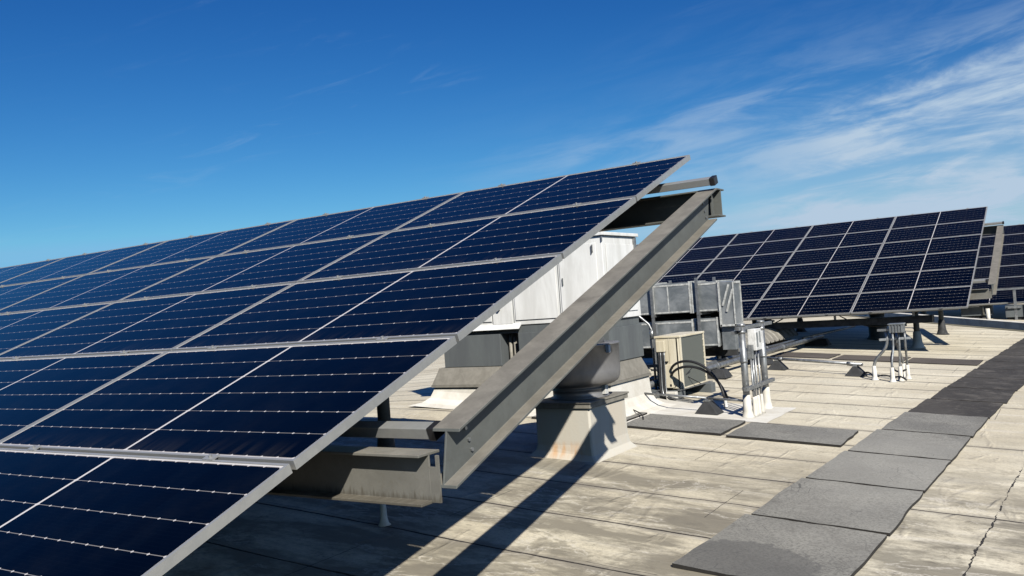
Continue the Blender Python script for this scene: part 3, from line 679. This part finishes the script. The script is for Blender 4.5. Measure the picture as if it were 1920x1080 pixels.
duct_seg((-5.45, Y_+0.02, -0.93), (-5.03, Y_+0.7, -0.47), rib=False)
el = MB(); el.prism([(-4.97, 0.12), (-4.72, 0.10), (-4.72, -0.62), (-4.97, -0.62)], lambda p_: Vector((p_[0], Y_-0.02, p_[1])), lambda p_: Vector((p_[0], Y_+0.30, p_[1])))
eo = part(el, 'elbow', ductm, du, 0.004)
es = MB(); es.bar((-4.80, Y_-0.03, 0.06), (-4.92, Y_-0.03, -0.28), 0.03, 0.02, (0,1,0)); es.bar((-4.74, Y_-0.03, -0.02), (-4.86, Y_-0.03, -0.38), 0.03, 0.02, (0,1,0))
es.bar((-4.73, Y_-0.028, 0.10), (-4.73, Y_-0.028, -0.62), 0.02, 0.016, (0,1,0)); es.bar((-4.97, Y_-0.028, 0.12), (-4.97, Y_-0.028, -0.62), 0.03, 0.016, (0,1,0)); es.bar((-4.72, Y_-0.028, -0.60), (-4.98, Y_-0.028, -0.60), 0.03, 0.016, (0,1,0))
es.box((-4.7195, Y_+0.0, 0.07), (-4.709, Y_+0.29, 0.11)); es.box((-4.7195, Y_+0.0, -0.62), (-4.709, Y_+0.29, -0.58)); es.box((-4.7195, Y_+0.27, -0.58), (-4.709, Y_+0.30, 0.07)); part2(es, 'seam_flange', seal, eo, du)
lg = MB(); lg.box((-6.9, Y_+0.71, -1.15), (-5.0, Y_+0.80, 0.05)); part(lg, 'shade_sheet', rubber, du)  # added black sheet standing in for the shadow between the two ducts
lg = MB(); lg.box((-5.0, Y_+0.05, -1.0), (-4.78, Y_+0.3, -0.621)); part(lg, 'duct_drop', ductm, du, 0.004)
for X_ in (-6.14, -5.33):
    for Yp in (Y_-0.06, Y_+0.78):
        s_ = MB(); z_ = zr(X_, Yp)
        s_.bar((X_, Yp, z_+0.03), (X_, Yp, 0.21), 0.042, 0.042, (0,1,0)); so2 = part(s_, 'strut', galv, du)
        f_ = MB(); f_.box((X_-0.08, Yp-0.08, z_), (X_+0.08, Yp+0.08, z_+0.03)); part2(f_, 'foot', rubber, so2, du)
    s_ = MB(); s_.bar((X_, Y_-0.09, -0.385), (X_, Y_+0.81, -0.385), 0.04, 0.04); s_.bar((X_, Y_-0.09, -0.955), (X_, Y_+0.81, -0.955), 0.04, 0.04); part(s_, 'cross_bar', galv, du)
# thin gas pipe with valve beside the air handler
gp = thing('gas_pipe', 'thin grey pipe with a valve rising between the air handler and the ducts', 'pipe', (-5.05, 11.2, zr(-5.05, 11.2)))
a = MB(); a.tube([(-5.06, 11.2, zr(-5, 11.2)), (-5.06, 11.2, -0.50), (-5.10, 11.2, -0.42), (-5.40, 11.15, -0.14), (-5.46, 11.1, -0.10), (-5.46, 10.4, -0.10)], 0.017, 10); part(a, 'pipe', galv, gp)
a = MB(); a.tube([(-5.06, 11.2, -0.62), (-5.06, 11.2, -0.50)], 0.035, 12); a.box((-5.03, 11.17, -0.60), (-4.98, 11.23, -0.42)); part(a, 'valve', galv, gp)
a = MB(); a.bar((-5.3, 11.2, -1.0), (-4.9, 11.2, -1.0), 0.04, 0.04); a.bar((-5.0, 11.2, zr(-5, 11.2)), (-5.0, 11.2, -0.98), 0.04, 0.04, (0,1,0)); part(a, 'bracket', galv, gp)

# ---------------------------------------------------------------- condenser
cx0, cx1, cy0, cy1 = -4.87, -4.515, 10.86, 11.74; cz0, cz1 = -1.285, -0.575
acu = thing('condenser', 'cream air conditioning condenser with a grey coil side and black hoses', 'air conditioner', (-4.69, 11.3, zr(-4.69, 11.3)))
b_ = MB(); b_.box((cx0, cy0, cz0), (cx1-0.02, cy1, cz1-0.012)); part(b_, 'casing', cream, acu, 0.012)
b_ = MB(); b_.box((cx0-0.012, cy0-0.012, cz1-0.030), (cx1+0.005, cy1+0.012, cz1)); part(b_, 'lid', cream, acu, 0.006)
b_ = MB(); b_.box((cx1-0.0195, cy0+0.05, cz0+0.02), (cx1-0.010, cy1-0.035, cz1-0.045)); part(b_, 'coil', coil, acu)
b_ = MB(); b_.box((cx1-0.0195, cy0, cz0), (cx1, cy0+0.045, cz1-0.031)); b_.box((cx1-0.0195, cy1-0.03, cz0), (cx1, cy1, cz1-0.031)); b_.box((cx1-0.0195, cy0+0.0455, cz0), (cx1, cy1-0.031, cz0+0.018))
for k in range(7): b_.box((cx1-0.009, cy1-0.055, cz0+0.08+k*0.085), (cx1-0.001, cy1-0.031, cz0+0.10+k*0.085))
part(b_, 'coil_frame', cream, acu, 0.002)
b_ = MB()
for zz in (0.25, 0.5):
    b_.box((cx0+0.30, cy0-0.006, cz0+0.02), (cx0+0.312, cy0-0.0005, cz1-0.035))
b_.box((cx0+0.19, cy0-0.005, cz0+0.02), (cx0+0.198, cy0-0.0005, cz1-0.035)); part(b_, 'trim', cream, acu)
b_ = MB(); b_.box((cx0+0.03, cy0-0.06, cz1-0.21), (cx0+0.15, cy0-0.001, cz1-0.06)); part(b_, 'junction_cover', cream, acu, 0.006)
b_ = MB(); b_.box((cx0+0.13, cy0-0.05, cz0+0.02), (cx0+0.225, cy0-0.001, cz0+0.33)); o_ = part(b_, 'service_cover', cream, acu, 0.006)
b_ = MB(); b_.box((cx0+0.10, cy0-0.052, cz0+0.36), (cx0+0.17, cy0-0.0005, cz0+0.372)); b_.box((cx0+0.19, cy0-0.053, cz0+0.04), (cx0+0.215, cy0-0.0505, cz0+0.07)); part2(b_, 'handle', blackp, o_, acu)
def arc(p0, p1, p2, p3, n=18):
    p0, p1, p2, p3 = map(Vector, (p0, p1, p2, p3)); return [((1-s)**3)*p0+3*s*(1-s)**2*p1+3*s*s*(1-s)*p2+s**3*p3 for s in (k/n for k in range(n+1))]
zf = zr(-4.0, 11.2)
for k, (dz_, dy_) in enumerate(((0.0, 0.0), (-0.075, 0.03))):
    h = MB(); h.tube(arc((-4.70+0.05, cy0-0.05, cz0+0.27+dz_), (-4.45, 10.55+dy_, cz0+0.47+dz_), (-3.95, 10.55, cz0+0.45+dz_), (-3.80+k*0.02, 10.42+dy_, zf+0.10)), 0.017, 10); part(h, 'hose', hosem, acu)
h = MB(); h.tube(arc((-3.80, 10.42, zf+0.10), (-3.80, 10.42, zf+0.06), (-3.79, 10.41, zf+0.03), (-3.79, 10.41, zf)), 0.024, 10); part(h, 'hose_sleeve', boxw, acu)
for k in range(4):
    x_ = cx0+0.055+k*0.026
    h = MB(); h.tube(arc((x_, cy0-0.04, cz1-0.20), (x_, cy0-0.05, cz0+0.1), (x_-0.02, cy0-0.05, cz0-0.02), (x_+0.03, cy0-0.08, zr(-4.8, 10.8)+0.05))
                     +arc((x_+0.03, cy0-0.08, zr(-4.8, 10.8)+0.05), (x_+0.12, cy0-0.12-0.02*k, zr(-4.8, 10.8)+0.02), (x_+0.25, cy0-0.16, zr(-4.6, 10.8)+0.02), (x_+0.45, cy0-0.2-0.02*k, zr(-4.4, 10.8)+0.02))[1:], 0.011, 8); part(h, 'hose', hosem if k % 2 == 0 else galv, acu)
for (a1, a2) in (((-4.66, 10.84, -1.0), (-4.42, 11.25, -1.26)), ((-4.62, 10.84, -1.25), (-4.46, 11.1, -1.02))):
    h = MB(); h.tube([a1, a2], 0.006, 6); part(h, 'cable', hosem, acu)
# its support
sup = thing('equipment_sleeper', 'grey sleeper frame carrying the cream condenser', 'support', (-4.7, 11.3, zr(-4.7, 11.3)))
b_ = MB(); b_.box((-5.45, 10.82, zr(-5.45, 10.8)-0.03), (-4.55, 11.0, -1.30)); part(b_, 'sleeper', plen, sup, 0.004); b_ = MB(); b_.box((-5.2, 11.62, -1.5), (-4.42, 11.78, -1.30)); part(b_, 'sleeper', plen, sup, 0.004)
b_ = MB(); b_.bar((-4.56, 10.80, -1.294), (-4.50, 11.85, -1.294), 0.05, 0.012); b_.bar((-4.83, 10.80, -1.294), (-4.83, 11.85, -1.294), 0.05, 0.012); part(b_, 'rail', galv, sup)
b_ = MB(); b_.box((-4.72, 10.74, zr(-4.7, 10.8)), (-4.58, 10.815, -1.31)); part(b_, 'end_block', whiteb, sup, 0.006)

# coated patch around the condenser and rack feet
pt = MB()
def patch_fn(u, v):
    x_ = -5.75+u*2.7; y_ = 9.62+v*1.2; wx_ = 0.10*noise.noise(Vector((u*5, v*2, 9))); wy_ = 0.10*noise.noise(Vector((u*7, v, 3))); return Vector((x_+wx_, y_+wy_, zr(x_+wx_, y_+wy_)+0.004))
pt.grid(60, 24, patch_fn)
tag(pt.build('roof_patch', whiteb), 'bright white coated patch under the condenser and the two post rack', 'patch')

# ---------------------------------------------------------------- two post rack with boxes
rkx = -3.36; rk = thing('disconnect_rack', 'two post conduit rack holding a white electrical box, near the condenser', 'conduit rack', (rkx, 10.3, zr(rkx, 10.3)))
for y_ in (9.93, 10.66):
    z_ = zr(rkx, y_)
    a = MB(); a.tube([(rkx, y_, z_), (rkx, y_, -0.455)], 0.039, 16); po = part(a, 'post', galv, rk)
    b_ = MB(); b_.lathe([(0.085, 0.0), (0.065, 0.01), (0.053, 0.08), (0.046, 0.25), (0.041, 0.26)], (rkx, y_, z_), 18); part2(b_, 'boot', whiteb, po, rk)
    c_ = MB(); c_.tube([(rkx, y_, -0.456), (rkx, y_, -0.425)], 0.046, 16)
    for zz in (-0.52, -0.86, -1.18): c_.tube([(rkx, y_, zz-0.018), (rkx, y_, zz+0.018)], 0.044, 16)
    part2(c_, 'pipe_clamp', galv, po, rk)
for (p_, q_) in (((rkx+0.0, 9.78, -0.475), (rkx+0.0, 11.05, -0.475)), ((rkx+0.065, 9.72, -1.165), (rkx+0.065, 10.78, -1.165)), ((rkx-0.06, 9.80, -0.52), (rkx-0.06, 10.80, -0.52))):
    a = MB(); a.bar(p_, q_, 0.041, 0.041); part(a, 'cross_bar', galv, rk)
a = MB(); a.box((rkx+0.025, 10.05, -0.75), (rkx+0.12, 10.27, -0.50)); bxo = part(a, 'junction_box', boxw, rk, 0.006)
a = MB(); a.box((rkx+0.1205, 10.08, -0.71), (rkx+0.126, 10.12, -0.54)); a.box((rkx+0.1205, 10.18, -0.66), (rkx+0.127, 10.22, -0.53)); part2(a, 'faceplate', ductm, bxo, rk, 0.002)
a = MB(); a.box((rkx+0.02, 10.29, -0.69), (rkx+0.10, 10.40, -0.54)); part(a, 'switch_box', boxw, rk, 0.006)
a = MB(); a.box((rkx+0.03, 9.985, -0.84), (rkx+0.09, 10.045, -0.68)); part(a, 'pull_box', galv, rk, 0.004)
for k, y_ in enumerate((10.00, 10.07, 10.16, 10.28)):
    z_ = zr(rkx+0.06, y_); top = -0.841 if k < 1 else -0.751
    a = MB(); a.tube([(rkx+0.06, y_, z_), (rkx+0.06, y_, top)], 0.012, 10); co = part(a, 'conduit', galv, rk)
    b_ = MB(); b_.lathe([(0.038, 0.0), (0.026, 0.03), (0.020, 0.20), (0.016, 0.23)], (rkx+0.06, y_, z_), 12); part2(b_, 'boot', whiteb, co, rk)
    c_ = MB(); c_.box((rkx+0.045, y_-0.018, -1.215), (rkx+0.075, y_+0.018, -1.188)); part2(c_, 'strap', galv, co, rk)

# ---------------------------------------------------------------- bent conduits with disconnect box
cx_, cy_ = -2.45, 13.95; cc = thing('conduit_cluster', 'group of bent grey conduits rising into a ribbed electrical box', 'conduits', (cx_, cy_, zr(cx_, cy_)))
a = MB(); a.box((-2.45, 13.78, -0.835), (-2.255, 13.95, -0.715)); bo = part(a, 'junction_box', galv, cc, 0.004)
a = MB()
for k in range(5): a.box((-2.445+k*0.041, 13.765, -0.83), (-2.432+k*0.041, 13.7795, -0.72))
a.box((-2.46, 13.76, -0.7145), (-2.245, 13.96, -0.70)); part2(a, 'rib', ductm, bo, cc)
def bent(pts, r=0.022):
    P_ = [Vector(p) for p in pts]; out = [P_[0]]
    for i in range(1, len(P_)-1):
        a0 = P_[i]+(P_[i-1]-P_[i]).normalized()*0.10; a1 = P_[i]+(P_[i+1]-P_[i]).normalized()*0.10
        out += [((1-s)**2)*a0+2*s*(1-s)*P_[i]+s*s*a1 for s in (k/6 for k in range(7))]
    out.append(P_[-1]); return out
specs = [((-2.71, 13.85), (-2.50, 13.85)), ((-2.44, 13.72), (-2.41, 13.80)), ((-2.36, 13.90), (-2.34, 13.88)), ((-2.30, 14.15), (-2.27, 13.95)), ((-2.38, 14.30), (-2.40, 14.05))]
for k, ((ax_, ay_), (bx_, by_)) in enumerate(specs):
    z_ = zr(ax_, ay_); top = -0.80 if k == 0 else -0.846
    pts = [(ax_, ay_, z_+0.15), (ax_, ay_, z_+0.27), (bx_, by_, z_+0.50), (bx_, by_, top)]
    a = MB(); a.tube(bent(pts), 0.022 if k == 0 else 0.016, 12); co = part(a, 'conduit', galv, cc)
    b_ = MB(); b_.lathe([(0.065, 0.0), (0.042, 0.015), (0.033, 0.06), (0.028, 0.21), (0.023, 0.215)], (ax_, ay_, z_), 14); part2(b_, 'boot', whiteb, co, cc)
a = MB(); a.bar((-2.60, 13.80, -0.93), (-2.20, 14.0, -0.93), 0.035, 0.035); a.bar((-2.62, 13.83, -0.79), (-2.46, 13.83, -0.79), 0.035, 0.035); part(a, 'cross_bar', galv, cc)
a = MB()
a.tube(arc((-2.40, 14.2, -0.95), (-2.60, 14.25, -1.2), (-2.55, 14.1, -1.55), (-2.30, 14.05, -1.40)), 0.014, 8); part(a, 'cable', hosem, cc)

# loose black cable between block and cluster
cbm = MB(); pts = []
for k in range(60):
    s = k/59; x_ = -3.0+s*0.75; y_ = 14.15-0.35*s+0.10*math.sin(s*11); pts.append((x_, y_, zr(x_, y_)+0.02+0.05*abs(math.sin(s*9))))
cbm.tube(pts, 0.012, 8); tag(cbm.build('cable', hosem), 'loose black cable curling on the roof beside the bent conduits', 'cable')

# ---------------------------------------------------------------- rubber block supports and pipes on them
def block(x, y, label, w=0.19, h=0.15, ang=0.0, top=0.035, long=0.12, group='rubber pipe support blocks'):
    z = zr(x, y); t_ = thing('pipe_block', label, 'pipe support', (x, y, z), group)
    M = Matrix.Translation((x, y, z)) @ Matrix.Rotation(ang, 4, 'Z')
    a = MB(); a.box((-w, -long, 0.0), (w, long, h), M, (top/w*1.0, 0.55)); part(a, 'wedge', rubber, t_, 0.006)
    b_ = MB(); b_.box((-0.03, -long*0.6, h+0.0005), (0.03, long*0.6, h+0.02), M); part(b_, 'strut_cap', galv, t_)
    return t_
block(-3.85, 9.98, 'black rubber pipe block between the condenser and the two post rack', 0.15, 0.15)
block(-4.38, 14.62, 'black rubber pipe block right of the two post rack, left end of the thin conduit', 0.16, 0.15)
block(-3.06, 14.25, 'black rubber pipe block just left of the bent conduits', 0.16, 0.15)
block(-4.93, 15.3, 'long black block under the thick pipe, behind the two post rack', 0.26, 0.13, 0, 0.20, 0.16, 'long low pipe blocks')
block(-4.97, 13.2, 'long black block under the thick pipe, behind the condenser', 0.26, 0.13, 0, 0.20, 0.16, 'long low pipe blocks')
block(-4.86, 19.2, 'long grey block at the far end of the thick pipe', 0.26, 0.14, 0, 0.20, 0.16, 'long low pipe blocks')
def pipe_run(name, pts, r, label, m=galv, coup=()):
    t_ = thing(name, label, 'pipe', pts[0]); a = MB(); a.tube(bent(pts) if len(pts) > 2 else pts, r, 12); part(a, 'pipe', m, t_)
    if coup:
        c_ = MB()
        for s in coup:
            p, q = Vector(pts[0]), Vector(pts[-1]); d = (q-p).normalized(); o_ = p+(q-p)*s; c_.tube([o_-d*0.04, o_+d*0.04], r*1.35, 12)
        part(c_, 'coupling', m, t_)
zc = lambda x, y, h: (x, y, zr(x, y)+h)
pipe_run('pipe_run', [zc(-3.85, 9.98, .185), zc(-3.30, 9.95, .185)], 0.014, 'short thin conduit from the rubber block to the two post rack')
pipe_run('pipe_run', [zc(-4.75, 10.02, .185), zc(-3.87, 9.98, .185)], 0.014, 'thin grey conduit passing in front of the condenser foot')
pipe_run('pipe_run', [zc(-4.9, 14.75, .185), zc(-2.95, 14.22, .185)], 0.024, 'thin grey conduit across the roof on two rubber blocks', galv, (0.3, 0.9))
pipe_run('pipe_run', [zc(-5.05, 8.2, .17), zc(-4.85, 19.6, .17)], 0.045, 'thick galvanized pipe running away past the ducts towards the middle array', galv, (0.15, 0.45, 0.75))
pipe_run('pipe_run', [zc(-4.88, 8.3, .10), zc(-4.78, 10.6, .10)], 0.032, 'grey pipe on the roof right of the thick pipe', galv, (0.1, 0.6))
pipe_run('pipe_run', [zc(-4.72, 8.4, .08), zc(-4.68, 10.3, .08)], 0.025, 'short grey pipe with a coupling right beside the fan curb', galv, (0.5,))
pipe_run('pipe_run', [zc(-5.32, 8.6, .16), zc(-5.12, 18.6, .16)], 0.032, 'grey pipe running along the left of the thick pipe', galv, (0.3, 0.8))
pipe_run('pipe_run', [(-4.35, 20.5, -1.05), (-4.35, 19.6, -1.05), zc(-5.0, 18.6, .20)], 0.022, 'thin bent pipe hanging below the middle array', galv)
a = MB(); a.tube(arc(zc(-4.3, 9.1, .03), zc(-4.5, 9.6, .08), zc(-4.8, 9.4, .03), zc(-4.95, 10.2, .12)), 0.008, 8); tag(a.build('cable', hosem), 'thin reddish brown cable behind the exhaust fan curb', 'cable')

for (p0_, p3_, sag, lb) in (((-2.75, 3.1, -0.36), (-4.6, 3.1, -0.36), 0.30, 'black cable drooping under the near array beside the low steel beam'),
                            ((-3.0, 5.4, 0.38), (-5.2, 5.5, 0.38), 0.35, 'black cable drooping under the near array beside the high steel beam'),
                            ((-2.6, 18.6, -0.62), (-4.4, 18.7, -0.62), 0.38, 'black cable drooping below the right end of the middle array'),
                            ((-5.2, 18.6, -0.62), (-6.9, 18.7, -0.62), 0.30, 'black cable drooping below the middle of the middle array')):
    m1 = (p0_[0]*0.67+p3_[0]*0.33, p0_[1], p0_[2]-sag*1.3); m2 = (p0_[0]*0.33+p3_[0]*0.67, p3_[1], p3_[2]-sag*1.3)
    a = MB(); a.tube(arc(p0_, m1, m2, p3_), 0.012, 8); tag(a.build('cable', hosem), lb, 'cable')
# ribbed metal cover
rc = MB()
x0_, x1_, y0_, y1_ = -5.85, -5.28, 15.2, 19.3
def ribf(u, v):
    s = u; y_ = y0_+v*(y1_-y0_); x_ = x0_+s*(x1_-x0_)
    h = 0.27*math.sin(math.pi*min(max(s, 0.02), 0.98))**0.5
    return Vector((x_, y_, zr(x_, y_)+0.13+h+0.03*(1 if int(v*56) % 4 == 0 else 0)))
rc.grid(14, 224, ribf, False); rco = tag(rc.build('ribbed_cover', flash), 'long grey ribbed metal cover lying beside the thick pipe', 'cover')
sm = rco.modifiers.new('solid', 'SOLIDIFY'); sm.thickness = 0.006
for k, (x_, y_) in enumerate(((-5.56, 16.0), (-5.56, 18.6))):
    a = MB(); a.box((x_-0.35, y_-0.08, zr(x_, y_)-0.03), (x_+0.35, y_+0.08, zr(x_, y_)+0.14)); tag(a.build('timber_sleeper', brown, None, 0.005), ('near' if k == 0 else 'far')+' timber sleeper under the ribbed metal cover', 'sleeper')

# roof drains and turned-down vents in the shade below the middle array
def gooseneck(x, y, h, r, label):
    z = zr(x, y); t_ = thing('roof_vent', label, 'vent', (x, y, z))
    a = MB(); a.lathe([(r*1.3, 0), (r*1.15, 0.05), (r, 0.10), (r, h*0.55), (r*1.25, h*0.56), (r*1.25, h*0.62), (r*0.8, h*0.64), (r*0.8, h*0.8)], (x, y, z), 24); part(a, 'stack', plen, t_)
    b_ = MB(); b_.lathe([(r*0.8, h*0.8), (r*1.5, h*0.82), (r*1.5, h*0.92), (r*0.6, h), (0.01, h*1.01)], (x, y, z), 24); part(b_, 'hood', plen, t_)
gooseneck(-4.0, 21.2, 0.72, 0.20, 'stubby dark round vent in the shade under the middle array')
gooseneck(-3.2, 19.0, 0.55, 0.11, 'small dark round vent under the front edge of the middle array')
gooseneck(-6.6, 21.4, 0.60, 0.16, 'dark round vent in the shade left of the stubby vent')

# ---------------------------------------------------------------- raised expansion joint across the roof beyond
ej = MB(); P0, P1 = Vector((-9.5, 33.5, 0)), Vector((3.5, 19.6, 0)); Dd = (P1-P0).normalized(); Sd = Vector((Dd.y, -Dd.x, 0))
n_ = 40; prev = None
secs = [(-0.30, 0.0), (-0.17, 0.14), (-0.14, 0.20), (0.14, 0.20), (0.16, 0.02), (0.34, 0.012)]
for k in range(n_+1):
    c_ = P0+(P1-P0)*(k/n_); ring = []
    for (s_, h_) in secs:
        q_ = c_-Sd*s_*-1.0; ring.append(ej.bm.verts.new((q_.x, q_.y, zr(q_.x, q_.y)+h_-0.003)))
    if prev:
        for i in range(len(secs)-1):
            f_ = ej.bm.faces.new((prev[i], prev[i+1], ring[i+1], ring[i])); f_.material_index = 1 if i == 4 else 0  # last segment is a dark strip, painted as the shadow line at the base
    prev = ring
tag(ej.build('expansion_joint', [whiteb, mat('painted_shadow_line', (0.20, 0.185, 0.13), 0.9, 0, 0.4, 4)]), 'long raised white expansion joint crossing the roof beyond the middle array', 'roof joint')
# equipment lumps seen under the farthest array
for k, (x_, y_, s_, lb) in enumerate(((-2.75, 29.6, 0.9, 'dark low equipment box under the left of the farthest array'), (-1.65, 29.2, 0.7, 'dark low equipment box near the right edge under the farthest array'))):
    t_ = thing('equipment_box', lb, 'equipment', (x_, y_, zr(x_, y_)))
    a = MB(); a.box((x_-0.45*s_, y_-0.3, zr(x_, y_)+0.08), (x_+0.45*s_, y_+0.3, zr(x_, y_)+0.42)); part(a, 'housing', plen, t_, 0.01)
    a = MB(); a.box((x_-0.35*s_, y_-0.36, zr(x_, y_)+0.34), (x_+0.1, y_-0.301, zr(x_, y_)+0.40)); a.tube([(x_+0.2, y_-0.33, zr(x_, y_)+0.1), (x_+0.2, y_-0.33, zr(x_, y_)+0.5)], 0.03, 10); part(a, 'fitting', galv, t_)
    a = MB(); a.box((x_-0.4*s_, y_-0.25, zr(x_, y_)-0.02), (x_+0.4*s_, y_+0.25, zr(x_, y_)+0.0795)); part(a, 'foot', rubber, t_)
